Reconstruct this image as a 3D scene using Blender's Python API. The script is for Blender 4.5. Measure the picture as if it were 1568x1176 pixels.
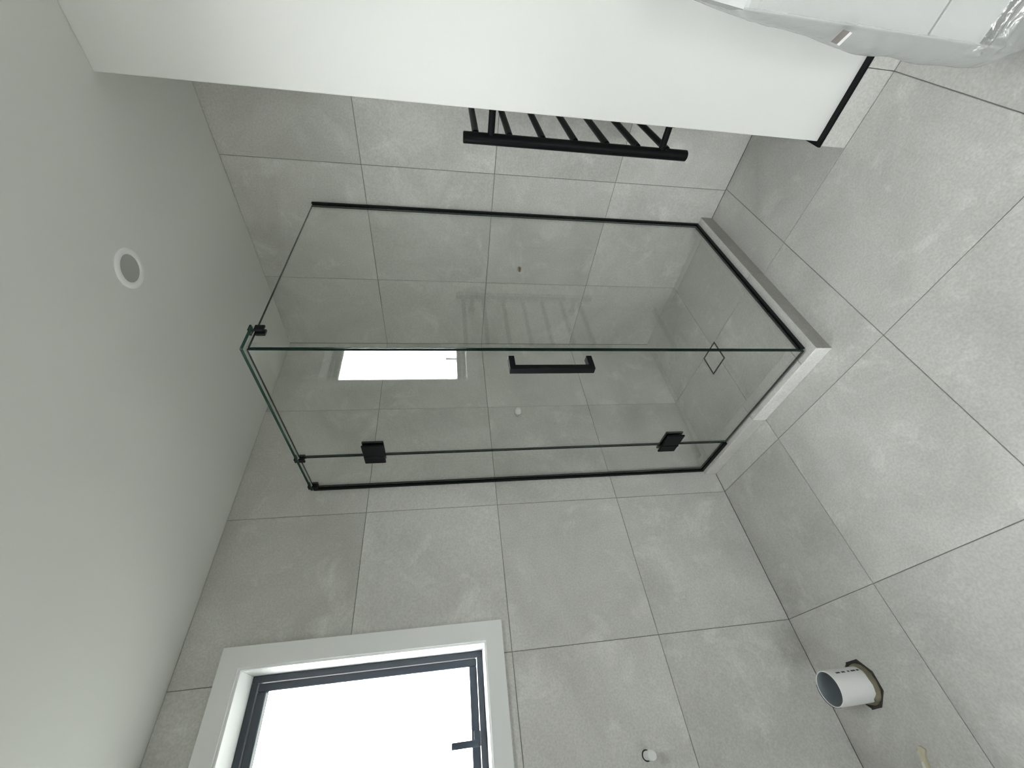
import bpy, bmesh, math, random
from mathutils import Matrix, Vector, noise

random.seed(7)
scn = bpy.context.scene
col = scn.collection
for o in list(bpy.data.objects):
    bpy.data.objects.remove(o)

# ------------------------------------------------------------------ camera
cam = bpy.data.cameras.new('camera')
cam.sensor_fit = 'HORIZONTAL'
cam.sensor_width = 36.0
cam.lens = 633.104 * 36.0 / 1568.0
cam.clip_start = 0.02
camo = bpy.data.objects.new('camera', cam)
col.objects.link(camo)
RT = ((0.11200381, -0.11651696, -0.98685305), (-0.67236138, -0.74014017, 0.01107748), (-0.7317003, 0.66228116, -0.16124002))
r0 = Vector(RT[0]).normalized()
f0 = Vector(RT[2]); f0 = (f0 - r0 * f0.dot(r0)).normalized()
up = r0.cross(f0)
m = Matrix((( r0.x, up.x, -f0.x, 1.8389), (r0.y, up.y, -f0.y, -2.0253), (r0.z, up.z, -f0.z, 1.4434), (0, 0, 0, 1)))
camo.matrix_world = m
scn.camera = camo

# ------------------------------------------------------------------ daylight
SKY = 1.0
world = bpy.data.worlds.new('overcast_sky')
scn.world = world
world.use_nodes = True
bg = world.node_tree.nodes['Background']
bg.inputs[0].default_value = (0.97, 0.985, 1.0, 1)
bg.inputs[1].default_value = SKY
scn.view_settings.view_transform = 'Standard'
scn.view_settings.look = 'None'
scn.view_settings.gamma = 1.0
scn.view_settings.use_curve_mapping = False
scn.view_settings.exposure = 4.44
scn.cycles.max_bounces = 14
scn.cycles.diffuse_bounces = 8
scn.cycles.glossy_bounces = 6
scn.cycles.transparent_max_bounces = 32
scn.cycles.sample_clamp_indirect = 6.0


def portal(name, loc, rot, sx, sy):
    l = bpy.data.lights.new(name, 'AREA')
    l.shape = 'RECTANGLE'
    l.size = sx
    l.size_y = sy
    l.cycles.is_portal = True
    o = bpy.data.objects.new(name, l)
    o.location = loc
    o.rotation_euler = rot
    col.objects.link(o)
    return o


# room measures (metres)
ZC = 2.376                       # ceiling
YR = -3.3                        # rear wall
XR = 3.0                         # far right wall
W1 = (-2.60, -1.70, 1.305, 2.155)     # window in the left wall: y0 y1 z0 z1
W2 = (1.60, 2.40, 0.12, 0.95)         # added unseen window in the rear wall: x0 x1 z0 z1
SL = (1.30, 1.92, -1.92, -1.30)       # added unseen skylight in the ceiling: x0 x1 y0 y1
SLH = 0.16
GAP = 0.0024
portal('window_daylight', (-0.16, (W1[0] + W1[1]) / 2, (W1[2] + W1[3]) / 2), (0, -math.pi / 2, 0), W1[3] - W1[2], W1[1] - W1[0])
portal('added_rear_daylight', ((W2[0] + W2[1]) / 2, YR - 0.16, (W2[2] + W2[3]) / 2), (math.pi / 2, 0, 0), W2[1] - W2[0], W2[3] - W2[2])  # sampling portal of the added rear window

portal('added_skylight_daylight', ((SL[0] + SL[1]) / 2, (SL[2] + SL[3]) / 2, ZC + SLH + 0.06), (0, 0, 0), SL[1] - SL[0], SL[3] - SL[2])  # sampling portal of the added skylight

# ------------------------------------------------------------------ materials


def new_mat(name):
    mt = bpy.data.materials.new(name)
    mt.use_nodes = True
    nt = mt.node_tree
    for n in list(nt.nodes):
        nt.nodes.remove(n)
    out = nt.nodes.new('ShaderNodeOutputMaterial')
    return mt, nt, out


def N(nt, t, **kw):
    n = nt.nodes.new(t)
    for k, v in kw.items():
        if hasattr(n, k):
            setattr(n, k, v)
        else:
            n.inputs[k.replace('_', ' ')].default_value = v
    return n


def simple(name, color, rough=0.5, metal=0.0, spec=0.5, bump=0.0, bscale=200.0, var=0.0):
    mt, nt, out = new_mat(name)
    b = N(nt, 'ShaderNodeBsdfPrincipled')
    b.inputs['Base Color'].default_value = (*color, 1)
    b.inputs['Roughness'].default_value = rough
    b.inputs['Metallic'].default_value = metal
    b.inputs['Specular IOR Level'].default_value = spec
    nt.links.new(b.outputs[0], out.inputs[0])
    tc = N(nt, 'ShaderNodeNewGeometry')
    ns = N(nt, 'ShaderNodeTexNoise')
    ns.inputs['Scale'].default_value = bscale
    ns.inputs['Detail'].default_value = 4
    nt.links.new(tc.outputs['Position'], ns.inputs['Vector'])
    if bump:
        bp = N(nt, 'ShaderNodeBump')
        bp.inputs['Strength'].default_value = bump
        bp.inputs['Distance'].default_value = 0.001
        nt.links.new(ns.outputs[0], bp.inputs['Height'])
        nt.links.new(bp.outputs[0], b.inputs['Normal'])
    if var:
        mr = N(nt, 'ShaderNodeMapRange')
        mr.inputs['To Min'].default_value = rough - var
        mr.inputs['To Max'].default_value = rough + var
        nt.links.new(ns.outputs[0], mr.inputs['Value'])
        nt.links.new(mr.outputs[0], b.inputs['Roughness'])
    return mt


def tile_mat(name, dark, mid, light, warm=0.0):
    mt, nt, out = new_mat(name)
    L = nt.links.new
    b = N(nt, 'ShaderNodeBsdfPrincipled')
    b.inputs['Specular IOR Level'].default_value = 0.35
    geo = N(nt, 'ShaderNodeNewGeometry')
    oi = N(nt, 'ShaderNodeObjectInfo')
    mul = N(nt, 'ShaderNodeVectorMath', operation='SCALE')
    comb = N(nt, 'ShaderNodeCombineXYZ')
    comb.inputs[0].default_value = 1
    comb.inputs[1].default_value = 2.3
    comb.inputs[2].default_value = 3.7
    L(comb.outputs[0], mul.inputs[0])
    sc = N(nt, 'ShaderNodeMath', operation='MULTIPLY')
    sc.inputs[1].default_value = 37.0
    L(oi.outputs['Random'], sc.inputs[0])
    L(sc.outputs[0], mul.inputs['Scale'])
    add = N(nt, 'ShaderNodeVectorMath', operation='ADD')
    L(geo.outputs['Position'], add.inputs[0])
    L(mul.outputs[0], add.inputs[1])
    big = N(nt, 'ShaderNodeTexNoise')
    big.inputs['Scale'].default_value = 2.6
    big.inputs['Detail'].default_value = 7
    big.inputs['Roughness'].default_value = 0.62
    big.inputs['Distortion'].default_value = 0.5
    L(add.outputs[0], big.inputs['Vector'])
    ramp = N(nt, 'ShaderNodeValToRGB')
    e = ramp.color_ramp.elements
    e[0].position = 0.30
    e[0].color = (*dark, 1)
    e[1].position = 0.72
    e[1].color = (*light, 1)
    k = ramp.color_ramp.elements.new(0.5)
    k.color = (*mid, 1)
    L(big.outputs[0], ramp.inputs[0])
    # pale scuffed streaks
    st = N(nt, 'ShaderNodeTexNoise')
    st.inputs['Scale'].default_value = 5.5
    st.inputs['Detail'].default_value = 9
    st.inputs['Roughness'].default_value = 0.7
    st.inputs['Distortion'].default_value = 0.55
    L(add.outputs[0], st.inputs['Vector'])
    sr = N(nt, 'ShaderNodeMapRange')
    sr.inputs['From Min'].default_value = 0.54
    sr.inputs['From Max'].default_value = 0.70
    sr.inputs['To Max'].default_value = 0.8
    L(st.outputs[0], sr.inputs['Value'])
    mx = N(nt, 'ShaderNodeMix', data_type='RGBA')
    L(sr.outputs[0], mx.inputs['Factor'])
    L(ramp.outputs[0], mx.inputs['A'])
    mx.inputs['B'].default_value = (light[0] * 1.12, light[1] * 1.12, light[2] * 1.12, 1)
    # fine grain
    fn = N(nt, 'ShaderNodeTexNoise')
    fn.inputs['Scale'].default_value = 150
    fn.inputs['Detail'].default_value = 3
    L(add.outputs[0], fn.inputs['Vector'])
    fr = N(nt, 'ShaderNodeMapRange')
    fr.inputs['From Min'].default_value = 0.3
    fr.inputs['From Max'].default_value = 0.7
    fr.inputs['To Min'].default_value = 0.90
    fr.inputs['To Max'].default_value = 1.10
    L(fn.outputs[0], fr.inputs['Value'])
    # tone of the single tile
    tr = N(nt, 'ShaderNodeMapRange')
    tr.inputs['To Min'].default_value = 0.95
    tr.inputs['To Max'].default_value = 1.05
    L(oi.outputs['Random'], tr.inputs['Value'])
    tm = N(nt, 'ShaderNodeMath', operation='MULTIPLY')
    L(fr.outputs[0], tm.inputs[0])
    L(tr.outputs[0], tm.inputs[1])
    fin = N(nt, 'ShaderNodeVectorMath', operation='SCALE')
    L(mx.outputs['Result'], fin.inputs[0])
    L(tm.outputs[0], fin.inputs['Scale'])
    L(fin.outputs[0], b.inputs['Base Color'])
    rr = N(nt, 'ShaderNodeMapRange')
    rr.inputs['To Min'].default_value = 0.42
    rr.inputs['To Max'].default_value = 0.62
    L(st.outputs[0], rr.inputs['Value'])
    L(rr.outputs[0], b.inputs['Roughness'])
    bp = N(nt, 'ShaderNodeBump')
    bp.inputs['Strength'].default_value = 0.12
    bp.inputs['Distance'].default_value = 0.001
    L(fn.outputs[0], bp.inputs['Height'])
    L(bp.outputs[0], b.inputs['Normal'])
    L(b.outputs[0], out.inputs[0])
    return mt


def glass_mat(name, tint, ior=1.5):
    # thin architectural glass: straight transmission plus fresnel mirror
    mt, nt, out = new_mat(name)
    L = nt.links.new
    geo = N(nt, 'ShaderNodeNewGeometry')
    io = N(nt, 'ShaderNodeMapRange')
    io.inputs['To Min'].default_value = ior
    io.inputs['To Max'].default_value = 1.0 / ior
    L(geo.outputs['Backfacing'], io.inputs['Value'])
    fr = N(nt, 'ShaderNodeFresnel')
    L(io.outputs[0], fr.inputs['IOR'])
    tr = N(nt, 'ShaderNodeBsdfTransparent')
    tr.inputs[0].default_value = (*tint, 1)
    gl = N(nt, 'ShaderNodeBsdfGlossy')
    gl.inputs['Roughness'].default_value = 0.0
    gl.inputs[0].default_value = (1, 1, 1, 1)
    mx = N(nt, 'ShaderNodeMixShader')
    L(fr.outputs[0], mx.inputs[0])
    L(tr.outputs[0], mx.inputs[1])
    L(gl.outputs[0], mx.inputs[2])
    L(mx.outputs[0], out.inputs[0])
    return mt


M = {}
M['tile'] = tile_mat('porcelain_tile', (0.52, 0.51, 0.485), (0.60, 0.59, 0.563), (0.675, 0.665, 0.636))
M['floor_tile'] = tile_mat('porcelain_floor_tile', (0.455, 0.446, 0.425), (0.53, 0.52, 0.497), (0.60, 0.59, 0.565))
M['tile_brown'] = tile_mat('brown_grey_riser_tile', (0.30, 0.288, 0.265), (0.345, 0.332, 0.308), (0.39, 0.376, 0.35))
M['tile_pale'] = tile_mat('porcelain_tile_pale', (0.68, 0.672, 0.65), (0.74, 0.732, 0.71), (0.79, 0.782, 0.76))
M['grout'] = simple('grout', (0.20, 0.20, 0.185), 0.9, bump=0.2)
M['paint'] = simple('white_paint', (0.80, 0.80, 0.775), 0.6, bump=0.08, bscale=420)
M['wall_grey'] = simple('grey_wall_paint', (0.30, 0.30, 0.285), 0.6, bump=0.08, bscale=420)  # for the unseen walls, grey chosen to cut fill light
M['ceiling'] = simple('ceiling_paint', (0.72, 0.722, 0.69), 0.8, bump=0.1, bscale=420)
M['gloss_white'] = simple('white_enamel', (0.87, 0.875, 0.865), 0.28, bump=0.03, bscale=60)
M['black'] = simple('black_powdercoat', (0.0035, 0.004, 0.005), 0.42, spec=0.16, bump=0.05, bscale=900)
M['frame'] = simple('charcoal_aluminium', (0.035, 0.045, 0.062), 0.35, metal=0.0, bump=0.04, bscale=700)
M['chrome'] = simple('chrome', (0.75, 0.75, 0.75), 0.12, metal=1.0, var=0.04)
M['brass'] = simple('brass', (0.42, 0.30, 0.16), 0.3, metal=1.0, var=0.08)
M['pvc'] = simple('white_pvc', (0.82, 0.82, 0.81), 0.35, bump=0.04, bscale=80)
M['pvc_inside'] = simple('grey_pvc_inside', (0.30, 0.34, 0.36), 0.5, bump=0.04, bscale=80)
M['blue'] = simple('blue_tape', (0.03, 0.09, 0.15), 0.5, bump=0.1, bscale=150)
M['ink'] = simple('dark_ink', (0.05, 0.055, 0.06), 0.6, bump=0.02)
M['sealant'] = simple('brown_sealant', (0.20, 0.18, 0.12), 0.7, bump=0.6, bscale=90)
M['hole'] = simple('dark_screed', (0.045, 0.045, 0.04), 0.95, bump=0.5, bscale=200)
M['cream'] = simple('cream_plastic', (0.52, 0.49, 0.36), 0.55, bump=0.2, bscale=140)
M['cream_pale'] = simple('pale_cream_plastic', (0.66, 0.65, 0.57), 0.5, bump=0.2, bscale=140)
M['lens'] = simple('lamp_diffuser', (0.42, 0.42, 0.40), 0.5, bump=0.03)
M['label'] = simple('grey_label', (0.23, 0.21, 0.19), 0.6, bump=0.05)
M['label_white'] = simple('label_white', (0.8, 0.8, 0.78), 0.5, bump=0.02)
M['bounce_slab'] = simple('pale_bounce_slab', (0.60, 0.59, 0.56), 0.9, bump=0.3, bscale=30)  # reflector tone of the slab added outside
M['ground'] = simple('unseen_ground', (0.12, 0.125, 0.11), 0.9, bump=0.5, bscale=30)  # dark tone for the unseen ground, keeps upward bounce low
M['glass'] = glass_mat('clear_shower_glass', (0.986, 0.997, 0.990))
M['pane'] = glass_mat('window_glass', (0.97, 0.985, 0.98))
M['glass_edge'] = simple('green_glass_edge', (0.0025, 0.014, 0.010), 0.15, spec=0.25, bump=0.02, bscale=120)
M['brace_edge'] = simple('pale_green_glass_edge', (0.018, 0.052, 0.040), 0.15, spec=0.3, bump=0.02, bscale=120)


def film_mat():
    mt, nt, out = new_mat('polythene_film')
    L = nt.links.new
    geo = N(nt, 'ShaderNodeNewGeometry')
    ns = N(nt, 'ShaderNodeTexNoise')
    ns.inputs['Scale'].default_value = 14
    ns.inputs['Detail'].default_value = 5
    ns.inputs['Distortion'].default_value = 1.0
    L(geo.outputs['Position'], ns.inputs['Vector'])
    bp = N(nt, 'ShaderNodeBump')
    bp.inputs['Strength'].default_value = 0.8
    bp.inputs['Distance'].default_value = 0.012
    L(ns.outputs[0], bp.inputs['Height'])
    df = N(nt, 'ShaderNodeBsdfDiffuse')
    df.inputs[0].default_value = (0.72, 0.73, 0.72, 1)
    tl = N(nt, 'ShaderNodeBsdfTranslucent')
    tl.inputs[0].default_value = (0.72, 0.73, 0.72, 1)
    m1 = N(nt, 'ShaderNodeMixShader')
    m1.inputs[0].default_value = 0.4
    L(df.outputs[0], m1.inputs[1])
    L(tl.outputs[0], m1.inputs[2])
    tr = N(nt, 'ShaderNodeBsdfTransparent')
    tr.inputs[0].default_value = (0.97, 0.975, 0.97, 1)
    m2 = N(nt, 'ShaderNodeMixShader')
    at = N(nt, 'ShaderNodeAttribute', attribute_name='film_layers')
    L(at.outputs['Fac'], m2.inputs[0])
    L(tr.outputs[0], m2.inputs[1])
    L(m1.outputs[0], m2.inputs[2])
    gl = N(nt, 'ShaderNodeBsdfGlossy')
    gl.inputs['Roughness'].default_value = 0.06
    L(bp.outputs[0], gl.inputs['Normal'])
    lw = N(nt, 'ShaderNodeLayerWeight')
    lw.inputs[0].default_value = 0.3
    L(bp.outputs[0], lw.inputs['Normal'])
    mr = N(nt, 'ShaderNodeMapRange')
    mr.inputs['To Min'].default_value = 0.07
    mr.inputs['To Max'].default_value = 0.45
    L(lw.outputs['Fresnel'], mr.inputs['Value'])
    m3 = N(nt, 'ShaderNodeMixShader')
    L(mr.outputs[0], m3.inputs[0])
    L(m2.outputs[0], m3.inputs[1])
    L(gl.outputs[0], m3.inputs[2])
    L(m3.outputs[0], out.inputs[0])
    return mt


M['film'] = film_mat()

# ------------------------------------------------------------------ helpers


def link(name, me, parent=None, loc=(0, 0, 0)):
    o = bpy.data.objects.new(name, me)
    col.objects.link(o)
    o.location = loc
    if parent is not None:
        o.parent = parent
    return o


def finish(bm, name, mats, smooth=False):
    bmesh.ops.recalc_face_normals(bm, faces=bm.faces)
    me = bpy.data.meshes.new(name)
    bm.to_mesh(me)
    bm.free()
    for mt in (mats if isinstance(mats, (list, tuple)) else [mats]):
        me.materials.append(mt)
    if smooth:
        for pl in me.polygons:
            pl.use_smooth = True
        try:
            me.set_sharp_from_angle(angle=math.radians(35))
        except Exception:
            pass
    return me


def add_box(bm, a, b, bev=0.0, seg=1):
    x0, x1 = sorted((a[0], b[0])); y0, y1 = sorted((a[1], b[1])); z0, z1 = sorted((a[2], b[2]))
    vs = [bm.verts.new(c) for c in ((x0, y0, z0), (x1, y0, z0), (x1, y1, z0), (x0, y1, z0),
                                    (x0, y0, z1), (x1, y0, z1), (x1, y1, z1), (x0, y1, z1))]
    fs = [bm.faces.new([vs[i] for i in q]) for q in ((0, 3, 2, 1), (4, 5, 6, 7), (0, 1, 5, 4), (1, 2, 6, 5), (2, 3, 7, 6), (3, 0, 4, 7))]
    if bev > 0:
        es = list({e for f in fs for e in f.edges})
        bmesh.ops.bevel(bm, geom=es, offset=bev, segments=seg, affect='EDGES', profile=0.5)
    return fs


def box(name, a, b, mat, parent=None, bev=0.0015, seg=1):
    c = Vector([(a[i] + b[i]) / 2 for i in range(3)])
    bm = bmesh.new()
    add_box(bm, Vector(a) - c, Vector(b) - c, bev, seg)
    return link(name, finish(bm, name, M[mat]), parent, c)


def frame_of(d):
    d = Vector(d).normalized()
    a = Vector((0, 0, 1)) if abs(d.z) < 0.9 else Vector((1, 0, 0))
    u = d.cross(a).normalized()
    return d, u, d.cross(u).normalized()


def lathe(name, base, direction, prof, mat, parent=None, n=28, cap0=True, cap1=True):
    """surface of revolution; prof is a list of (distance along the axis, radius)"""
    d, u, v = frame_of(direction)
    bm = bmesh.new()
    rings = []
    for t, r in prof:
        rings.append([bm.verts.new(d * t + (u * math.cos(a) + v * math.sin(a)) * r)
                      for a in [2 * math.pi * i / n for i in range(n)]])
    for q in range(len(rings) - 1):
        for i in range(n):
            bm.faces.new((rings[q][i], rings[q][(i + 1) % n], rings[q + 1][(i + 1) % n], rings[q + 1][i]))
    if cap0:
        bm.faces.new(rings[0][::-1])
    if cap1:
        bm.faces.new(rings[-1])
    return link(name, finish(bm, name, M[mat], True), parent, base)


def poly_slab(name, pts, axis, t0, t1, mat, bev=0.0012):
    """flat slab: pts in the plane (two coordinates), thickness along axis from t0 (hidden back) to t1 (seen front)"""
    def P(p, t):
        if axis == 0:
            return (t, p[0], p[1])
        if axis == 1:
            return (p[0], t, p[1])
        return (p[0], p[1], t)
    bm = bmesh.new()
    fr = [bm.verts.new(P(p, t1)) for p in pts]
    bk = [bm.verts.new(P(p, t0)) for p in pts]
    f = bm.faces.new(fr)
    bm.faces.new(bk[::-1])
    n = len(pts)
    for i in range(n):
        bm.faces.new((fr[i], bk[i], bk[(i + 1) % n], fr[(i + 1) % n]))
    if bev:
        bmesh.ops.bevel(bm, geom=list(f.edges), offset=bev, segments=1, affect='EDGES', profile=0.5)
    return finish(bm, name, M[mat])


_cache = {}


def tile(parent, axis, t0, t1, u0, u1, v0, v1, hole=None, mat='tile', gap=GAP, name='tile'):
    """one tile in the cell u0..u1 x v0..v1, cut around hole (u0,u1,v0,v1)"""
    g = gap / 2
    u0, u1 = min(u0, u1) + g, max(u0, u1) - g
    v0, v1 = min(v0, v1) + g, max(v0, v1) - g
    if u1 - u0 < 0.004 or v1 - v0 < 0.004:
        return None
    cu, cv = (u0 + u1) / 2, (v0 + v1) / 2
    pts = [(u0, v0), (u1, v0), (u1, v1), (u0, v1)]
    if hole:
        h0, h1, k0, k1 = hole
        a0, a1 = max(u0, h0), min(u1, h1)
        b0, b1 = max(v0, k0), min(v1, k1)
        if a0 < a1 - 1e-6 and b0 < b1 - 1e-6:
            L_, R_, B_, T_ = a0 > u0 + 1e-6, a1 < u1 - 1e-6, b0 > v0 + 1e-6, b1 < v1 - 1e-6
            key = (L_, R_, B_, T_)
            if not any(key):
                return None
            if key == (True, False, False, False):
                pts = [(u0, v0), (a0, v0), (a0, v1), (u0, v1)]
            elif key == (False, True, False, False):
                pts = [(a1, v0), (u1, v0), (u1, v1), (a1, v1)]
            elif key == (False, False, True, False):
                pts = [(u0, v0), (u1, v0), (u1, b0), (u0, b0)]
            elif key == (False, False, False, True):
                pts = [(u0, b1), (u1, b1), (u1, v1), (u0, v1)]
            elif key == (True, False, True, False):
                pts = [(u0, v0), (u1, v0), (u1, b0), (a0, b0), (a0, v1), (u0, v1)]
            elif key == (False, True, True, False):
                pts = [(u0, v0), (u1, v0), (u1, v1), (a1, v1), (a1, b0), (u0, b0)]
            elif key == (True, False, False, True):
                pts = [(u0, v0), (a0, v0), (a0, b1), (u1, b1), (u1, v1), (u0, v1)]
            elif key == (False, True, False, True):
                pts = [(a1, v0), (u1, v0), (u1, v1), (u0, v1), (u0, b1), (a1, b1)]
    loc = [0, 0, 0]
    ax = [i for i in range(3) if i != axis]
    loc[ax[0]], loc[ax[1]] = cu, cv
    key = (axis, t0, t1, mat, tuple((round(p[0] - cu, 4), round(p[1] - cv, 4)) for p in pts))
    if key not in _cache:
        _cache[key] = poly_slab(name, [(p[0] - cu, p[1] - cv) for p in pts], axis, t0, t1, mat)
    return link(name, _cache[key], parent, loc)


def struct(o, label, cat=None):
    o['kind'] = 'structure'
    o['label'] = label
    if cat:
        o['category'] = cat
    return o


def thing(o, label, cat, group=None):
    o['label'] = label
    o['category'] = cat
    if group:
        o['group'] = group
    return o


def empty(name, loc):
    o = bpy.data.objects.new(name, None)
    o.empty_display_size = 0.05
    o.location = loc
    col.objects.link(o)
    return o


def under(child, parent):
    """parent a mesh that was placed in world space"""
    child.parent = parent
    child.matrix_parent_inverse = Matrix.Translation(parent.location).inverted()
    return child


def multi_box(name, boxes, mat, parent=None, bev=0.0):
    bm = bmesh.new()
    for a, b in boxes:
        add_box(bm, a, b, bev)
    return link(name, finish(bm, name, M[mat]), parent)


# ------------------------------------------------------------------ structure: walls
TH = 0.20
S = 0.003
# left wall: tiled, with the window opening
wl = multi_box('wall_left', [((-TH, YR - TH, 0), (-S, W1[0], ZC)), ((-TH, W1[1], 0), (-S, TH, ZC)),
                             ((-TH, W1[0], 0), (-S, W1[1], W1[2])), ((-TH, W1[0], W1[3]), (-S, W1[1], ZC))], 'grout')
struct(wl, 'grey large-format tiled wall with the window', 'wall')
ys = [0.0, -0.537, -1.137, -1.737, -2.337, -2.937, YR]
zs = [0.0, 0.6, 1.2, 1.8, ZC]
for i in range(len(ys) - 1):
    for j in range(4):
        tile(wl, 0, -S, 0.0, ys[i + 1], ys[i], zs[j], zs[j + 1], hole=W1)
# right tiled wall behind the shower and the towel rail
XP = 1.46
wr = multi_box('wall_right', [((-S, S, 0), (XR + TH, TH, ZC))], 'grout')
struct(wr, 'grey large-format tiled wall behind the shower and towel rail', 'wall')
xs = [0.0, 0.472, 1.072, XP]
for i in range(3):
    for j in range(4):
        tile(wr, 1, S, 0.0, xs[i], xs[i + 1], zs[j], zs[j + 1])
# painted partition block in front of it
YP = -0.52
wp = box('wall_partition', (XP, YP, 0), (XR, S, ZC), 'paint', bev=0.002)
struct(wp, 'smooth white painted partition wall', 'wall')
# rear wall with its added window and the far side wall, behind the camera
wb = multi_box('wall_rear', [((-S, YR - TH, 0), (W2[0], YR, ZC)), ((W2[1], YR - TH, 0), (XR + TH, YR, ZC)),
                             ((W2[0], YR - TH, 0), (W2[1], YR, W2[2])), ((W2[0], YR - TH, W2[3]), (W2[1], YR, ZC))], 'wall_grey')
struct(wb, 'grey painted wall behind the camera', 'wall')
ws = multi_box('wall_side', [((XR, YR, 0), (XR + TH, S, ZC))], 'wall_grey')
struct(ws, 'grey painted side wall to the right', 'wall')
CT = ZC + SLH
ce = multi_box('ceiling', [((-TH, YR - TH, ZC), (SL[0], TH, CT)), ((SL[1], YR - TH, ZC), (XR + TH, TH, CT)),
                           ((SL[0], YR - TH, ZC), (SL[1], SL[2], CT)), ((SL[0], SL[3], ZC), (SL[1], TH, CT))], 'ceiling')
struct(ce, 'matt white painted ceiling', 'ceiling')
gr = multi_box('ground', [((-40, -40, -0.75), (40, 40, -0.70))], 'ground')  # added unseen ground, dark so the ceiling gets little bounce
struct(gr, 'dark unseen ground outside the windows, added to limit upward bounce', 'ground')
pv = multi_box('ground_bounce_slab', [((-0.1, -12, -0.70), (9, YR - TH - 0.02, -0.10))], 'bounce_slab')  # added unseen reflector, throws light in through the rear window
struct(pv, 'pale unseen slab outside the rear window, added to bounce light in', 'ground')

# ------------------------------------------------------------------ floor
fl = multi_box('floor', [((-TH, YR - TH, -0.25), (XR + TH, TH, -S))], 'grout')
struct(fl, 'grey large-format tiled bathroom floor', 'floor')
fx = [0.0, 0.4796, 1.0796, 1.6796, 2.2796, 2.8796, XR]
fy = [0.0, -0.537, -1.137, -1.737, -2.337, -2.937, YR]
KX, KY = 0.925, -1.034          # kerb outer faces
PX, PY = 0.205, -1.987          # waste pipe centre
HOLE = [(0.138, -1.945), (0.177, -1.921), (0.232, -1.919), (0.270, -1.960), (0.270, -2.013), (0.227, -2.053), (0.180, -2.056), (0.142, -2.028)]


def holed_tile(u0, u1, v0, v1, hole):
    """floor tile with an angular hole cut through it"""
    cx = sum(p[0] for p in hole) / len(hole)
    cy = sum(p[1] for p in hole) / len(hole)
    ang = sorted([(math.atan2(p[1] - cy, p[0] - cx), p) for p in hole])
    g = GAP / 2
    u0 += g; u1 -= g; v0 += g; v1 -= g
    bm = bmesh.new()

    def hit(a):
        dx, dy = math.cos(a), math.sin(a)
        t = min([((u1 if dx > 0 else u0) - cx) / dx if abs(dx) > 1e-9 else 9e9, ((v1 if dy > 0 else v0) - cy) / dy if abs(dy) > 1e-9 else 9e9])
        return (cx + dx * t, cy + dy * t)
    n = len(ang)
    T = lambda p, z: bm.verts.new((p[0], p[1], z))
    inn = [T(p, 0.0) for a, p in ang]
    inb = [T(p, -S) for a, p in ang]
    outp = [T(hit(a), 0.0) for a, p in ang]
    corners = [(math.atan2(y - cy, x - cx), (x, y)) for x in (u0, u1) for y in (v0, v1)]
    for i in range(n):
        j = (i + 1) % n
        a0, a1 = ang[i][0], ang[j][0]
        if a1 < a0:
            a1 += 2 * math.pi
        mid = []
        for ca, cp in corners:
            for k in (0, 2 * math.pi):
                if a0 < ca + k < a1:
                    mid.append((ca + k, cp))
        mid = [T(cp, 0.0) for _, cp in sorted(mid)]
        bm.faces.new([inn[i], outp[i]] + mid + [outp[j], inn[j]])
        bm.faces.new((inn[i], inn[j], inb[j], inb[i]))
        seq = [outp[i]] + mid + [outp[j]]
        for q in range(len(seq) - 1):
            c0, c1 = seq[q].co, seq[q + 1].co
            bm.faces.new((seq[q], seq[q + 1], T((c1.x, c1.y), -S), T((c0.x, c0.y), -S)))
    return link('tile', finish(bm, 'tile', M['floor_tile']), fl)


for i in range(len(fx) - 1):
    for j in range(len(fy) - 1):
        if i == 0 and j == 3:
            holed_tile(fx[0], fx[1], fy[4], fy[3], HOLE)
            continue
        u0, u1, v0, v1 = fx[i], fx[i + 1], fy[j + 1], fy[j]
        if v0 >= YP - 1e-3 or (u0 >= XP and v1 > YP - 0.03 and v0 > YP - 0.03):
            if u0 >= XP - 0.4 and v0 >= YP - 0.02 and u0 >= XP:
                continue
        if v1 > YP and u0 >= XP:
            v1 = YP
        tile(fl, 2, -S, 0.0, u0, u1, v0, v1, mat='floor_tile', hole=(-1, KX - 0.004, KY + 0.004, 1) if u0 < KX and v1 > KY else ((XP, 9, YP, 1) if u1 > XP and v1 > YP else None))

# skirting under the partition: tile strips with a black top trim
sk = empty('baseboard_partition', (XP, YP, 0))
struct(sk, 'tiled skirting strip with black top trim under the white partition', 'skirting')
SKY_, SKX_, SKZ = YP - 0.018, XP - 0.010, 0.100
for a, b in ((SKX_, 1.6796), (1.6796, 2.2796), (2.2796, 2.8796), (2.8796, XR)):
    under(box('tile', (a + 0.001, SKY_, 0.0), (b - 0.001, YP, SKZ), 'tile', bev=0.001), sk)
under(box('tile', (SKX_, YP + 0.001, 0.0), (XP, -0.002, SKZ), 'tile', bev=0.001), sk)
under(box('top_trim', (SKX_ - 0.004, SKY_ - 0.003, SKZ), (XR, YP, SKZ + 0.011), 'black', bev=0.001), sk)['label'] = 'black metal trim'
under(box('top_trim', (SKX_ - 0.004, YP, SKZ), (XP, -0.002, SKZ + 0.011), 'black', bev=0.001), sk)

# ------------------------------------------------------------------ window in the left wall
w1 = empty('window_1', (-0.12, (W1[0] + W1[1]) / 2, W1[2]))
struct(w1, 'awning window with dark aluminium frame and white casing', 'window')
y0, y1, z0, z1 = W1


def ring(name, x0, x1, oy0, oy1, oz0, oz1, w, mat, parent, bev=0.0015, wz=None):
    wz = wz or w
    nm = name
    under(box(nm, (x0, oy1 - w, oz0), (x1, oy1, oz1), mat, bev=bev), parent)
    under(box(nm, (x0, oy0, oz0), (x1, oy0 + w, oz1), mat, bev=bev), parent)
    under(box(nm, (x0, oy0 + w, oz0), (x1, oy1 - w, oz0 + wz), mat, bev=bev), parent)
    under(box(nm, (x0, oy0 + w, oz1 - wz), (x1, oy1 - w, oz1), mat, bev=bev), parent)


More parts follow.
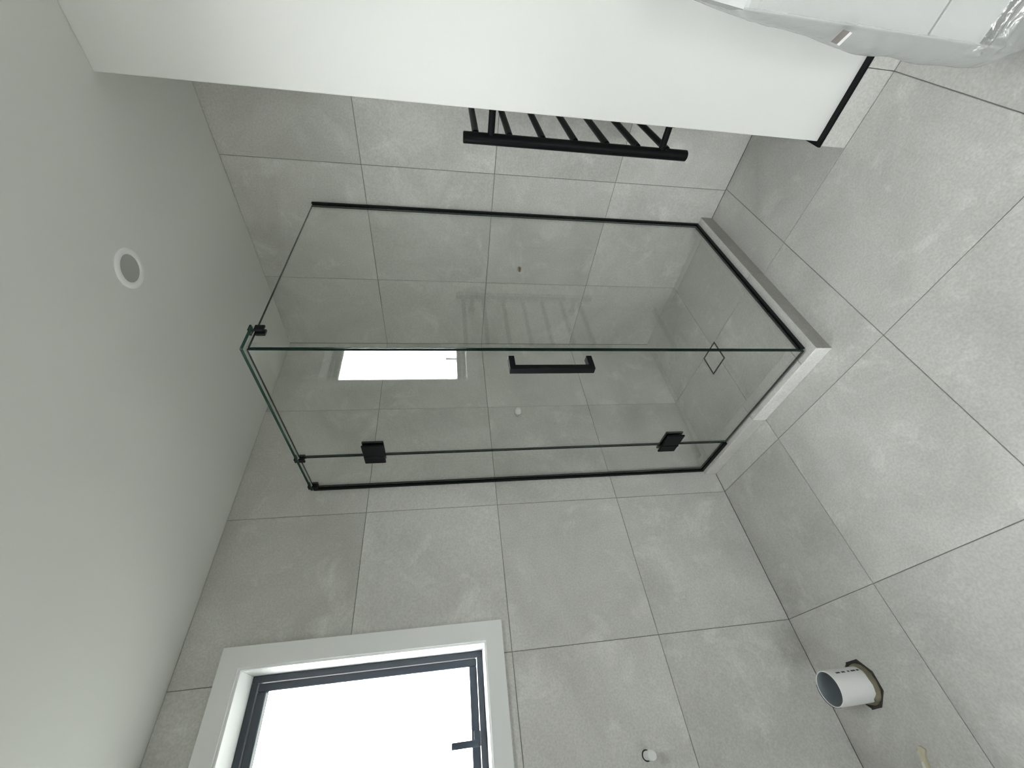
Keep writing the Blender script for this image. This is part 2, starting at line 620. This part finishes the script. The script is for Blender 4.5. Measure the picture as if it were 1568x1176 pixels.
CW = 0.0655
ca, cb, cc, cd = y0 - 0.073, y1 + 0.073, z0 - 0.072, z1 + 0.074
for q in ([(ca, cc), (cb, cc), (cb - CW, cc + CW), (ca + CW, cc + CW)], [(cb, cc), (cb, cd), (cb - CW, cd - CW), (cb - CW, cc + CW)],
          [(cb, cd), (ca, cd), (ca + CW, cd - CW), (cb - CW, cd - CW)], [(ca, cd), (ca, cc), (ca + CW, cc + CW), (ca + CW, cd - CW)]):
    under(link('casing', poly_slab('casing', q, 0, 0.0, 0.016, 'gloss_white', bev=0.0)), w1)
ring('reveal_lining', -0.175, 0.009, y0 - 0.012 + 0.004, y1 + 0.012 - 0.004, z0 - 0.008, z1 + 0.008, 0.0085, 'gloss_white', w1, bev=0.001)
FX = -0.120
ring('frame', FX - 0.05, FX, y0 + 0.001, y1 - 0.001, z0 + 0.001, z1 - 0.001, 0.022, 'frame', w1)
ring('sash', FX - 0.045, FX - 0.007, y0 + 0.025, y1 - 0.025, z0 + 0.025, z1 - 0.025, 0.026, 'frame', w1, bev=0.003, wz=0.030)
under(box('pane', (FX - 0.032, y0 + 0.045, z0 + 0.045), (FX - 0.026, y1 - 0.045, z1 - 0.045), 'pane', bev=0), w1)
# cam handle on the bottom sash rail
hy = -1.982
hd = under(box('handle', (FX - 0.007, hy - 0.010, z0 + 0.024), (FX + 0.008, hy + 0.034, z0 + 0.048), 'frame', bev=0.002), w1)
hl = box('lever', (FX + 0.006, hy - 0.011, z0 + 0.030), (FX + 0.018, hy + 0.010, z0 + 0.128), 'frame', bev=0.002)
hl.parent = hd
hl.matrix_parent_inverse = Matrix.Translation(hd.location).inverted()

# unseen window behind the camera, added to let in more daylight
w2 = empty('window_added_rear', ((W2[0] + W2[1]) / 2, YR, W2[2]))
struct(w2, 'unseen low window behind the camera, added as a daylight source', 'window')


def ring_y(name, ya, yb, ox0, ox1, oz0, oz1, w, mat, parent):
    under(box(name, (ox0, ya, oz0), (ox0 + w, yb, oz1), mat), parent)
    under(box(name, (ox1 - w, ya, oz0), (ox1, yb, oz1), mat), parent)
    under(box(name, (ox0 + w, ya, oz0), (ox1 - w, yb, oz0 + w), mat), parent)
    under(box(name, (ox0 + w, ya, oz1 - w), (ox1 - w, yb, oz1), mat), parent)


ring_y('casing', YR, YR + 0.016, W2[0] - 0.07, W2[1] + 0.07, W2[2] - 0.07, W2[3] + 0.07, 0.065, 'gloss_white', w2)
ring_y('frame', YR - 0.15, YR - 0.10, W2[0] + 0.001, W2[1] - 0.001, W2[2] + 0.001, W2[3] - 0.001, 0.045, 'frame', w2)
under(box('mullion', ((W2[0] + W2[1]) / 2 - 0.025, YR - 0.15, W2[2] + 0.046), ((W2[0] + W2[1]) / 2 + 0.025, YR - 0.10, W2[3] - 0.046), 'frame'), w2)
for a, b in ((W2[0] + 0.046, (W2[0] + W2[1]) / 2 - 0.025), ((W2[0] + W2[1]) / 2 + 0.025, W2[1] - 0.046)):
    under(box('pane', (a, YR - 0.128, W2[2] + 0.046), (b, YR - 0.122, W2[3] - 0.046), 'pane', bev=0), w2)

# unseen skylight above the camera, added to bring daylight down
w3 = empty('window_added_skylight', ((SL[0] + SL[1]) / 2, (SL[2] + SL[3]) / 2, CT))
struct(w3, 'unseen square skylight above the camera, added as a daylight source', 'window')
for a, b in (((SL[0] - 0.05, SL[2] - 0.05), (SL[0] + 0.02, SL[3] + 0.05)), ((SL[1] - 0.02, SL[2] - 0.05), (SL[1] + 0.05, SL[3] + 0.05)),
             ((SL[0] + 0.02, SL[2] - 0.05), (SL[1] - 0.02, SL[2] + 0.02)), ((SL[0] + 0.02, SL[3] - 0.02), (SL[1] - 0.02, SL[3] + 0.05))):
    under(box('frame', (*a, CT), (*b, CT + 0.05), 'frame'), w3)
under(box('pane', (SL[0] + 0.02, SL[2] + 0.02, CT + 0.030), (SL[1] - 0.02, SL[3] - 0.02, CT + 0.036), 'pane', bev=0), w3)

# ------------------------------------------------------------------ shower: floor, kerb
KI, KJ, KH = 0.835, -0.94, 0.068         # kerb inner faces and height
SF = 0.034
sb = multi_box('floor_shower', [((0, KJ, -S), (KI, 0, SF - S))], 'grout')
struct(sb, 'raised grey tiled floor inside the glass shower', 'floor')
for a, b in ((0, 0.4796), (0.4796, KI)):
    for c, d in ((KJ, -0.537), (-0.537, 0)):
        tile(sb, 2, SF - S, SF, a, b, c, d)

kb = multi_box('shower_kerb', [((KI + S, KY + S, -S), (KX - S, 0, KH - S)), ((0, KY + S, -S), (KI + S, KJ - S, KH - S))], 'grout')
thing(kb, 'low tiled kerb running around the base of the glass shower', 'kerb')
for a, b in ((KY, -0.537), (-0.537, 0)):
    tile(kb, 2, KH - S, KH, KI, KX, a, b, name='top_tile')
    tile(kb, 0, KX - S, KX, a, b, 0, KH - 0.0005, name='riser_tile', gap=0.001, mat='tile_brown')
for a, b in ((KJ, -0.537), (-0.537, 0)):
    tile(kb, 0, KI + S, KI, a, b, SF, KH - 0.0005, name='inner_riser_tile', gap=0.001)
for a, b, mt in ((0, 0.4796, 'tile'), (0.4796, KX, 'tile_pale')):
    tile(kb, 2, KH - S, KH, a, min(b, KI), KY, KJ, name='top_tile')
    tile(kb, 1, KY + S, KY, a, b, 0, KH - 0.0005, name='riser_tile', gap=0.001, mat=mt)
    tile(kb, 1, KJ - S, KJ, a, min(b, KI), SF, KH - 0.0005, name='inner_riser_tile', gap=0.001)

# square floor drain
dx0, dx1, dy0, dy1 = 0.388, 0.512, -0.662, -0.538
dr = empty('shower_drain', ((dx0 + dx1) / 2, (dy0 + dy1) / 2, SF))
thing(dr, 'square tile-insert floor drain with black outline inside the shower', 'drain')
fw = 0.007
for a, b in (((dx0, dy0), (dx1, dy0 + fw)), ((dx0, dy1 - fw), (dx1, dy1)), ((dx0, dy0 + fw), (dx0 + fw, dy1 - fw)), ((dx1 - fw, dy0 + fw), (dx1, dy1 - fw))):
    under(box('frame', (*a, SF), (*b, SF + 0.0035), 'black', bev=0.0006), dr)
under(box('tile_insert', (dx0 + fw + 0.001, dy0 + fw + 0.001, SF), (dx1 - fw - 0.001, dy1 - fw - 0.001, SF + 0.0025), 'tile', bev=0.0008), dr)

# ------------------------------------------------------------------ shower glass
GT = 2.044                        # top of the panels
GX0, GX1 = 0.877, 0.887           # side panel thickness
GY0, GY1 = -1.012, -1.002         # door thickness


def pane(name, a, b, axis, parent, bev=0.0008):
    c = Vector([(a[i] + b[i]) / 2 for i in range(3)])
    bm = bmesh.new()
    add_box(bm, Vector(a) - c, Vector(b) - c, bev)
    for f in bm.faces:
        f.normal_update()
        f.material_index = 0 if abs(f.normal[axis]) > 0.95 else 1
    o = link(name, finish(bm, name, [M['glass'], M['glass_edge']]), None, c)
    return under(o, parent)


def channel(name, a, b, parent):
    """slim U channel: base web with two lips, along its longest side"""
    return under(box(name, a, b, 'black', bev=0.0015), parent)


# side panel
sp = empty('shower_screen', (0.882, -0.5, KH))
thing(sp, 'large fixed glass side panel held by black channel against the towel rail wall', 'glass panel')
pane('glass', (GX0, -0.998, KH + 0.004), (GX1, -0.004, GT), 0, sp)
for xa, xb in ((GX0 - 0.005, GX0 - 0.0006), (GX1 + 0.0006, GX1 + 0.005)):
    channel('wall_channel', (xa, -0.017, KH), (xb, 0.0, GT + 0.004), sp)
    channel('floor_channel', (xa, -0.9995, KH), (xb, -0.017, KH + 0.018), sp)
# door
DX = 0.274
HP = {}
dd = empty('shower_door', ((DX + GX1) / 2, GY1, KH))
thing(dd, 'hinged frameless glass shower door with black pull handle', 'shower door')
pane('glass', (DX + 0.0025, GY0, KH + 0.010), (GX1, GY1, GT), 1, dd)
under(box('bottom_seal', (DX + 0.004, GY0 + 0.002, KH + 0.001), (GX0 - 0.002, GY1 - 0.002, KH + 0.009), 'film', bev=0.0), dd)
# pull handle: square bar on two posts
hz0, hz1 = 0.928, 1.226
hb = bmesh.new()
HXa, HXb = 0.840, 0.866
add_box(hb, (HXa, GY0 - 0.064, hz0), (HXb, GY0 - 0.044, hz1), 0.0015)
for z in (hz0, hz1 - 0.020):
    add_box(hb, (HXa, GY0 - 0.046, z), (HXb, GY0 - 0.0005, z + 0.020), 0.001)
ho = link('handle', finish(hb, 'handle', M['black']), None)
under(ho, dd)
ho['label'] = 'black square-section pull handle'
# hinges: two leaves and a knuckle on each side of the glass
for zc in (1.742, 0.380):
    hg = empty('hinge', (DX, GY0, zc))
    hg.parent = dd
    hg.matrix_parent_inverse = Matrix.Translation(dd.location).inverted()
    hg['label'] = 'black glass-to-glass hinge'
    for ya, yb in ((GY0 - 0.010, GY0 - 0.0004), (GY1 + 0.0004, GY1 + 0.010)):
        for xa, xb in ((DX - 0.050, DX - 0.0015), (DX + 0.0015, DX + 0.082)):
            o = box('leaf', (xa, ya, zc - 0.044), (xb, yb, zc + 0.044), 'black', bev=0.003)
            o.parent = hg
            o.matrix_parent_inverse = Matrix.Translation(dd.location).inverted() @ Matrix.Translation(hg.location - dd.location).inverted()
            o.matrix_parent_inverse = Matrix.Translation(hg.location).inverted()
    o = lathe('knuckle', (DX, GY0 - 0.0088, zc - 0.042), (0, 0, 1), [(0, 0.004), (0.001, 0.0048), (0.083, 0.0048), (0.084, 0.004)], 'black', n=14)
    o.parent = hg
    o.matrix_parent_inverse = Matrix.Translation(hg.location).inverted()
# narrow fixed panel by the left wall
np_ = empty('hinge_panel', (0.137, GY1, KH))
thing(np_, 'narrow fixed glass panel carrying the door hinges beside the window wall', 'glass panel')
pane('glass', (0.004, GY0, KH + 0.004), (DX - 0.0025, GY1, GT), 1, np_)
for ya, yb in ((GY0 - 0.005, GY0 - 0.0006), (GY1 + 0.0006, GY1 + 0.005)):
    channel('wall_channel', (0.0, ya, KH), (0.017, yb, GT + 0.003), np_)
    channel('floor_channel', (0.017, ya, KH), (DX - 0.006, yb, KH + 0.018), np_)
# horizontal glass brace lying over the top edges
br = empty('glass_brace', (0.45, -0.965, GT))
thing(br, 'horizontal glass bracing strip across the top of the shower door', 'glass strip')
BZ0, BZ1 = GT + 0.003, GT + 0.013
bp_ = pane('glass', (0.010, -1.020, BZ0), (0.900, -0.914, BZ1), 2, br)
bp_.data.materials[1] = M['brace_edge']
for pl in bp_.data.polygons:
    if pl.normal.y > 0.5 or pl.normal.x < -0.5:
        pl.material_index = 0


def clip(cx, cy, sx, sy):
    bm = bmesh.new()
    add_box(bm, (cx - sx / 2, cy - sy / 2, BZ1 + 0.0004), (cx + sx / 2, cy + sy / 2, BZ1 + 0.007), 0.0012)
    add_box(bm, (cx - sx / 2, cy - sy / 2, BZ0 - 0.030), (cx - sx / 2 + 0.0083, cy + sy / 2, BZ0 - 0.0004), 0.0012)
    add_box(bm, (cx + sx / 2 - 0.0083, cy - sy / 2, BZ0 - 0.030), (cx + sx / 2, cy + sy / 2, BZ0 - 0.0004), 0.0012)
    return under(link('clip', finish(bm, 'clip', M['black'])), br)


def clip_y(cx, cy, sx, sy):
    bm = bmesh.new()
    add_box(bm, (cx - sx / 2, cy - sy / 2, BZ1 + 0.0004), (cx + sx / 2, cy + sy / 2, BZ1 + 0.007), 0.0012)
    add_box(bm, (cx - sx / 2, cy - sy / 2, BZ0 - 0.024), (cx + sx / 2, cy - sy / 2 + 0.0083, BZ0 - 0.0004), 0.0012)
    add_box(bm, (cx - sx / 2, cy + sy / 2 - 0.0083, BZ0 - 0.024), (cx + sx / 2, cy + sy / 2, BZ0 - 0.0004), 0.0012)
    return under(link('clip', finish(bm, 'clip', M['black'])), br)


clip(0.882, -0.912, 0.027, 0.026)
clip_y(0.262, -1.007, 0.024, 0.027)
clip_y(0.032, -1.007, 0.024, 0.027)

# ------------------------------------------------------------------ towel rail on the end of the partition
RX = 1.364
tr_ = empty('towel_rail', (XP, -0.26, 0.55))
thing(tr_, 'black ladder-style heated towel rail beside the white partition', 'towel rail')
rz0, rz1 = 0.5617, 1.3728
for y in (-0.478, -0.042):
    under(lathe('post', (RX, y, rz0), (0, 0, 1), [(0, 0.016), (0.002, 0.0185), (rz1 - rz0 - 0.002, 0.0185), (rz1 - rz0, 0.016)], 'black'), tr_)
for z in (1.331, 1.216, 1.100, 0.984, 0.869, 0.752, 0.639):
    under(lathe('rung', (RX + 0.012, -0.470, z), (0, 1, 0), [(0, 0.0115), (0.420, 0.0115)], 'black', n=18), tr_)
for y in (-0.478, -0.042):
    for z in (1.280, 0.663):
        under(lathe('bracket', (RX + 0.010, y, z), (1, 0, 0), [(0, 0.0115), (XP - RX - 0.016, 0.0115), (XP - RX - 0.016, 0.022), (XP - RX - 0.0102, 0.022)], 'black', n=18), tr_)

# ------------------------------------------------------------------ ceiling downlight
dl = empty('downlight', (1.033, -0.809, ZC))
thing(dl, 'round white recessed downlight in the ceiling above the shower', 'downlight')
under(lathe('trim_ring', (1.033, -0.809, ZC), (0, 0, -1), [(0, 0.060), (0.002, 0.060), (0.005, 0.056), (0.006, 0.049), (0.0055, 0.044), (0.001, 0.041)], 'gloss_white', n=48, cap0=False, cap1=False), dl)
under(lathe('lens', (1.033, -0.809, ZC), (0, 0, -1), [(0.0, 0.0415), (0.0012, 0.0415)], 'lens', n=40), dl)

# ------------------------------------------------------------------ pipe fittings
# capped outlet inside the shower on the left wall
fa = empty('capped_outlet', (0, -0.593, 1.032))
thing(fa, 'white capped pipe outlet on the tiled wall inside the shower', 'pipe cap')
under(lathe('collar', (0, -0.593, 1.032), (1, 0, 0), [(0, 0.021), (0.004, 0.021), (0.006, 0.017), (0.018, 0.016)], 'chrome'), fa)
under(lathe('cap', (0.018, -0.593, 1.032), (1, 0, 0), [(0, 0.0185), (0.016, 0.0185), (0.024, 0.016), (0.029, 0.010), (0.031, 0.003)], 'pvc'), fa)
# brass nipple on the right wall
fb = empty('brass_fitting', (0.5735, 0, 1.02))
thing(fb, 'small brass threaded fitting on the tiled wall inside the shower', 'pipe fitting')
under(lathe('hex_nut', (0.5735, 0, 1.02), (0, -1, 0), [(0, 0.012), (0.009, 0.012), (0.010, 0.010)], 'brass', n=6), fb)
under(lathe('thread', (0.5735, -0.010, 1.02), (0, -1, 0), [(0, 0.008)] + [(0.002 + i * 0.002, 0.0082 if i % 2 else 0.0072) for i in range(7)] + [(0.016, 0.006), (0.010, 0.0055)], 'brass', n=18), fb)
# capped water pipe under the window
fc = empty('capped_water_pipe', (0, -2.083, 0.775))
thing(fc, 'white capped water pipe stub poking from the wall under the window', 'pipe cap')
under(lathe('hole_rim', (0, -2.083, 0.775), (1, 0, 0), [(0, 0.0165), (0.0006, 0.0165)], 'hole', n=24), fc)
under(lathe('pipe', (0.0006, -2.083, 0.775), (1, 0, 0), [(0, 0.0125), (0.034, 0.0125)], 'pvc', n=24), fc)
under(lathe('cap', (0.0345, -2.083, 0.775), (1, 0, 0), [(0, 0.0145), (0.020, 0.0145), (0.022, 0.013), (0.0225, 0.010)], 'pvc', n=24), fc)

# waste pipe in its cut-out
wp_ = empty('waste_pipe', (PX, PY, 0))
thing(wp_, 'open white plastic waste pipe standing in an angular hole in the floor', 'pipe')
H = 0.142
under(lathe('pipe', (PX, PY, -0.003), (0, 0, 1), [(0, 0.0525), (H + 0.002, 0.0525), (H + 0.003, 0.0515), (H + 0.003, 0.0495), (H + 0.001, 0.0487)], 'pvc', n=48, cap0=False, cap1=False), wp_)
under(lathe('pipe_inside', (PX, PY, -0.0025), (0, 0, 1), [(0.006, 0.002), (0.006, 0.0487), (H + 0.001, 0.0487)], 'pvc_inside', n=48, cap0=False, cap1=False), wp_)
# rough sealant collar and dark bottom of the hole
bm = bmesh.new()
n = 40
rings = []
for k, (rr, zz) in enumerate(((0.0528, 0.016), (0.056, 0.012), (0.060, 0.002), (0.060, -0.002))):
    rg = []
    for i in range(n):
        a = 2 * math.pi * i / n
        j = noise.noise(Vector((math.cos(a) * 2.1, math.sin(a) * 2.1, k * 0.6)))
        rg.append(bm.verts.new((PX + math.cos(a) * (rr + (0.003 * j if k else 0)), PY + math.sin(a) * (rr + (0.003 * j if k else 0)), zz + (0.010 * j if k < 2 else 0.0))))
    rings.append(rg)
for q in range(3):
    for i in range(n):
        bm.faces.new((rings[q][i], rings[q][(i + 1) % n], rings[q + 1][(i + 1) % n], rings[q + 1][i]))
under(link('sealant', finish(bm, 'sealant', M['sealant'], True)), wp_)
me = poly_slab('hole_bottom', HOLE[::-1], 2, -0.0029, -0.0022, 'hole', bev=0)
under(link('hole_bottom', me), wp_)
# raised ragged lip on the far side of the hole
bm = bmesh.new()
seq = HOLE[1:7]
ra, rb = [], []
for i, (x, y) in enumerate(seq):
    d = Vector((x - PX, y - PY, 0)).normalized()
    ra.append((bm.verts.new((x + d.x * 0.002, y + d.y * 0.002, 0.0004)), bm.verts.new((x + d.x * 0.001, y + d.y * 0.001, 0.0016)), bm.verts.new((x - d.x * 0.008, y - d.y * 0.008, 0.0012)), bm.verts.new((x - d.x * 0.010, y - d.y * 0.010, -0.002))))
for i in range(len(ra) - 1):
    for k in range(3):
        bm.faces.new((ra[i][k], ra[i][k + 1], ra[i + 1][k + 1], ra[i + 1][k]))
under(link('cut_edge', finish(bm, 'cut_edge', M['hole'])), wp_)
# faint printed line along the pipe: small dark dashes on its curved face
for i, (za, zb) in enumerate(((0.115, 0.098), (0.092, 0.078), (0.068, 0.060), (0.054, 0.036), (0.032, 0.022))):
    bm = bmesh.new()
    vs = []
    for t in range(4):
        a = math.radians(44 + t * 2.4)
        vs.append((bm.verts.new((PX + math.cos(a) * 0.0528, PY + math.sin(a) * 0.0528, za)), bm.verts.new((PX + math.cos(a) * 0.0528, PY + math.sin(a) * 0.0528, zb))))
    for t in range(3):
        bm.faces.new((vs[t][0], vs[t + 1][0], vs[t + 1][1], vs[t][1]))
    under(link('print_mark', finish(bm, 'print_mark', M['ink'])), wp_)
# strip of blue tape around the wall side of the rim
bm = bmesh.new()
vs = []
for t in range(17):
    a = math.radians(160 + t * 6.5)
    w = 0.016 + 0.004 * math.sin(t * 0.9)
    vs.append((bm.verts.new((PX + math.cos(a) * 0.0532, PY + math.sin(a) * 0.0532, H + 0.0015)), bm.verts.new((PX + math.cos(a) * 0.0545, PY + math.sin(a) * 0.0545, H - w))))
for t in range(16):
    bm.faces.new((vs[t][0], vs[t + 1][0], vs[t + 1][1], vs[t][1]))
under(link('tape', finish(bm, 'tape', M['blue'], True)), wp_)

# ------------------------------------------------------------------ cream strip on the floor
st = empty('plastic_strip', (0.26, -2.19, 0))
thing(st, 'cream twisted plastic strip lying on the floor near the waste pipe', 'strip')
LE = [(0.2813, -2.1551), (0.2711, -2.1648), (0.2669, -2.18), (0.2631, -2.1919), (0.2569, -2.2039), (0.2476, -2.2219), (0.2352, -2.2459), (0.2197, -2.2759)]
RE = [(0.2908, -2.1529), (0.303, -2.1631), (0.2905, -2.1779), (0.2851, -2.1875), (0.2812, -2.2044), (0.2748, -2.2224), (0.2663, -2.2464), (0.2556, -2.2764)]
bm = bmesh.new()
sec = []
for i, (l, r) in enumerate(zip(LE, RE)):
    tw = (0.0, 0.3, 0.9, 1.0, 0.6, 0.2, -0.4, 0.0)[i]
    row = []
    for q, zz in ((0.0, 0.009 - 0.004 * tw), (0.35, 0.011 + 0.002 * tw), (0.62, 0.009), (1.0, 0.004 + 0.004 * abs(tw))):
        row.append(bm.verts.new((l[0] + (r[0] - l[0]) * q, l[1] + (r[1] - l[1]) * q, zz)))
    for q, zz in ((1.0, 0.001), (0.62, 0.0006), (0.35, 0.0006), (0.0, 0.002)):
        row.append(bm.verts.new((l[0] + (r[0] - l[0]) * q, l[1] + (r[1] - l[1]) * q, zz)))
    sec.append(row)
for i in range(len(sec) - 1):
    for k in range(8):
        f = bm.faces.new((sec[i][k], sec[i][(k + 1) % 8], sec[i + 1][(k + 1) % 8], sec[i + 1][k]))
        if (k == 0 and i > 0) or (k == 1 and i > 2):
            f.material_index = 1
bm.faces.new(sec[0][::-1])
bm.faces.new(sec[-1])
under(link('strip_body', finish(bm, 'strip_body', [M['cream'], M['cream_pale']])), st)

# ------------------------------------------------------------------ vanity on the partition, wrapped in film
VX0, VX1, VY, VZ0, VZ1 = 1.790, 2.62, -1.0, 0.285, 0.850
va = empty('vanity_cabinet', ((VX0 + VX1) / 2, YP, VZ0))
thing(va, 'white wall-hung vanity cabinet on the partition under clear film', 'vanity')
under(box('carcass', (VX0, VY + 0.020, VZ0), (VX1, YP, VZ1 - 0.021), 'gloss_white', bev=0.002), va)
under(box('drawer_front', (VX0, VY, VZ0), (VX1, VY + 0.019, 0.419), 'gloss_white', bev=0.002), va)
under(box('drawer_front', (VX0, VY, 0.424), (VX1, VY + 0.019, VZ1 - 0.021), 'gloss_white', bev=0.002), va)
under(box('basin_top', (VX0, VY, VZ1 - 0.0205), (VX1, YP, VZ1), 'gloss_white', bev=0.0008), va)

edge_tab = [(0.960, 1.797), (0.911, 1.792), (0.854, 1.784), (0.800, 1.771), (0.753, 1.7676), (0.640, 1.7607), (0.519, 1.7423), (0.437, 1.7463), (0.362, 1.7404), (0.284, 1.7438), (0.214, 1.7465), (0.182, 1.7663), (0.162, 1.790)]


def edge_x(z):
    if z >= edge_tab[0][0]:
        return edge_tab[0][1]
    for (za, xa), (zb, xb) in zip(edge_tab, edge_tab[1:]):
        if zb <= z <= za:
            t = (z - zb) / (za - zb)
            t = t * t * (3 - 2 * t)
            return xb + (xa - xb) * t
    return edge_tab[-1][1]


layers = []
bm = bmesh.new()
NZ = 130
rows = []
# path parameter: side (0..1) -> rounded corner (1..2) -> front (2..3)
S_SIDE, S_COR, S_FR = 26, 26, 120
for iz in range(NZ + 1):
    z = 0.862 - (0.862 - 0.168) * iz / NZ
    ex = edge_x(z)
    row = []
    low = max(0.0, (VZ0 - z) / 0.12)          # below the cabinet the film hangs free
    pts = []
    for i in range(S_SIDE):
        t = i / S_SIDE
        y = -0.535 + (VY + 0.055 + 0.535) * t
        xx = VX0 - 0.004 - (VX0 - 0.004 - ex - 0.001) * math.sin(t * math.pi / 2) ** 0.7
        pts.append((xx, y))
    for i in range(S_COR + 1):
        a = math.pi / 2 * i / S_COR
        rx = max(VX0 + 0.012 - ex, 0.012)
        pts.append((VX0 + 0.012 - rx * math.cos(a), VY + 0.055 - 0.063 * math.sin(a)))
    for i in range(1, S_FR):
        t = i / (S_FR - 1)
        pts.append((VX0 + 0.012 + (VX1 - VX0) * t, VY - 0.008))
    for k, (x, y) in enumerate(pts):
        v = Vector((x * 7, y * 7, z * 9))
        n1 = noise.noise(v) * 0.006 * min(1, low + 0.35)
        v2 = Vector((x * 26, y * 26, z * 14))
        n2 = (1 - abs(noise.noise(v2)) * 2) * 0.004 * min(1.0, low * 1.5 + 0.15)
        tuck = low ** 2 * 0.015
        yy = y - n1 - n2
        if x > VX0 - 0.02 and y < VY + 0.03:
            wob = 0.010 * noise.noise(Vector((x * 11, 3.1, 0)))
            yy -= 0.012 * math.exp(-((z - 0.283 + wob) / 0.009) ** 2) + 0.008 * math.exp(-((z - 0.250 - wob) / 0.007) ** 2)
            yy -= 0.004 * math.exp(-((x - VX0 - 0.002) / 0.006) ** 2)
            cr = math.exp(-((x - VX0) / 0.035) ** 2 - ((z - 0.262) / 0.04) ** 2)
            yy -= cr * 0.016 * noise.noise(Vector((x * 75, y * 40, z * 60)))
        if y < -0.60:
            yy += tuck * min(1.0, (-0.60 - y) / 0.3)
        layers.append(0.22 if (x > VX0 + 0.004 and z > VZ0 - 0.01 and y < VY + 0.02) else 0.62)
        if yy > VY - 0.0052 and x > VX0 - 0.001 and z > VZ0 - 0.004 and y < VY + 0.02:
            yy = VY - 0.0052
        zz = z + 0.012 * noise.noise(Vector((x * 5, y * 5, 1.3))) * low
        row.append(bm.verts.new((x - n2 * 0.4, min(yy, YP - 0.003), zz)))
    rows.append(row)
for a, b in zip(rows, rows[1:]):
    for i in range(len(a) - 1):
        bm.faces.new((a[i], a[i + 1], b[i + 1], b[i]))
# film folding in under the cabinet
last = rows[-1]
prev = last
for q in range(1, 5):
    cur = []
    for vtx in last:
        f = q / 4
        cur.append(bm.verts.new((vtx.co.x + (VX0 + 0.10 - vtx.co.x) * f * (0.6 if vtx.co.x < VX0 + 0.1 else 0), min(vtx.co.y + 0.22 * f, YP - 0.003), vtx.co.z + 0.10 * f * f)))
    for i in range(len(cur) - 1):
        bm.faces.new((prev[i], prev[i + 1], cur[i + 1], cur[i]))
    prev = cur
bm.verts.index_update()
n_all = len(bm.verts)
fo = link('plastic_film', finish(bm, 'plastic_film', M['film'], False))
for pl in fo.data.polygons:
    pl.use_smooth = True
la = fo.data.attributes.new('film_layers', 'FLOAT', 'POINT')
for k in range(n_all):
    la.data[k].value = layers[k] if k < len(layers) else 0.55
thing(fo, 'loose crinkled clear plastic film wrapped around the white vanity', 'plastic film')
# small grey sticker on the film
lab = poly_slab('sticker', [(1.7630, 0.6500), (1.7839, 0.6360), (1.7823, 0.6191), (1.7605, 0.6335)], 1, -1.0150, -1.0156, 'label', bev=0)
lo = link('sticker', lab, fo)
lo['label'] = 'small grey sticker'
lw_ = poly_slab('sticker_border', [(1.7605, 0.6335), (1.7823, 0.6191), (1.7806, 0.6125), (1.7587, 0.6262)], 1, -1.0150, -1.0156, 'label_white', bev=0)
link('sticker_border', lw_, lo)
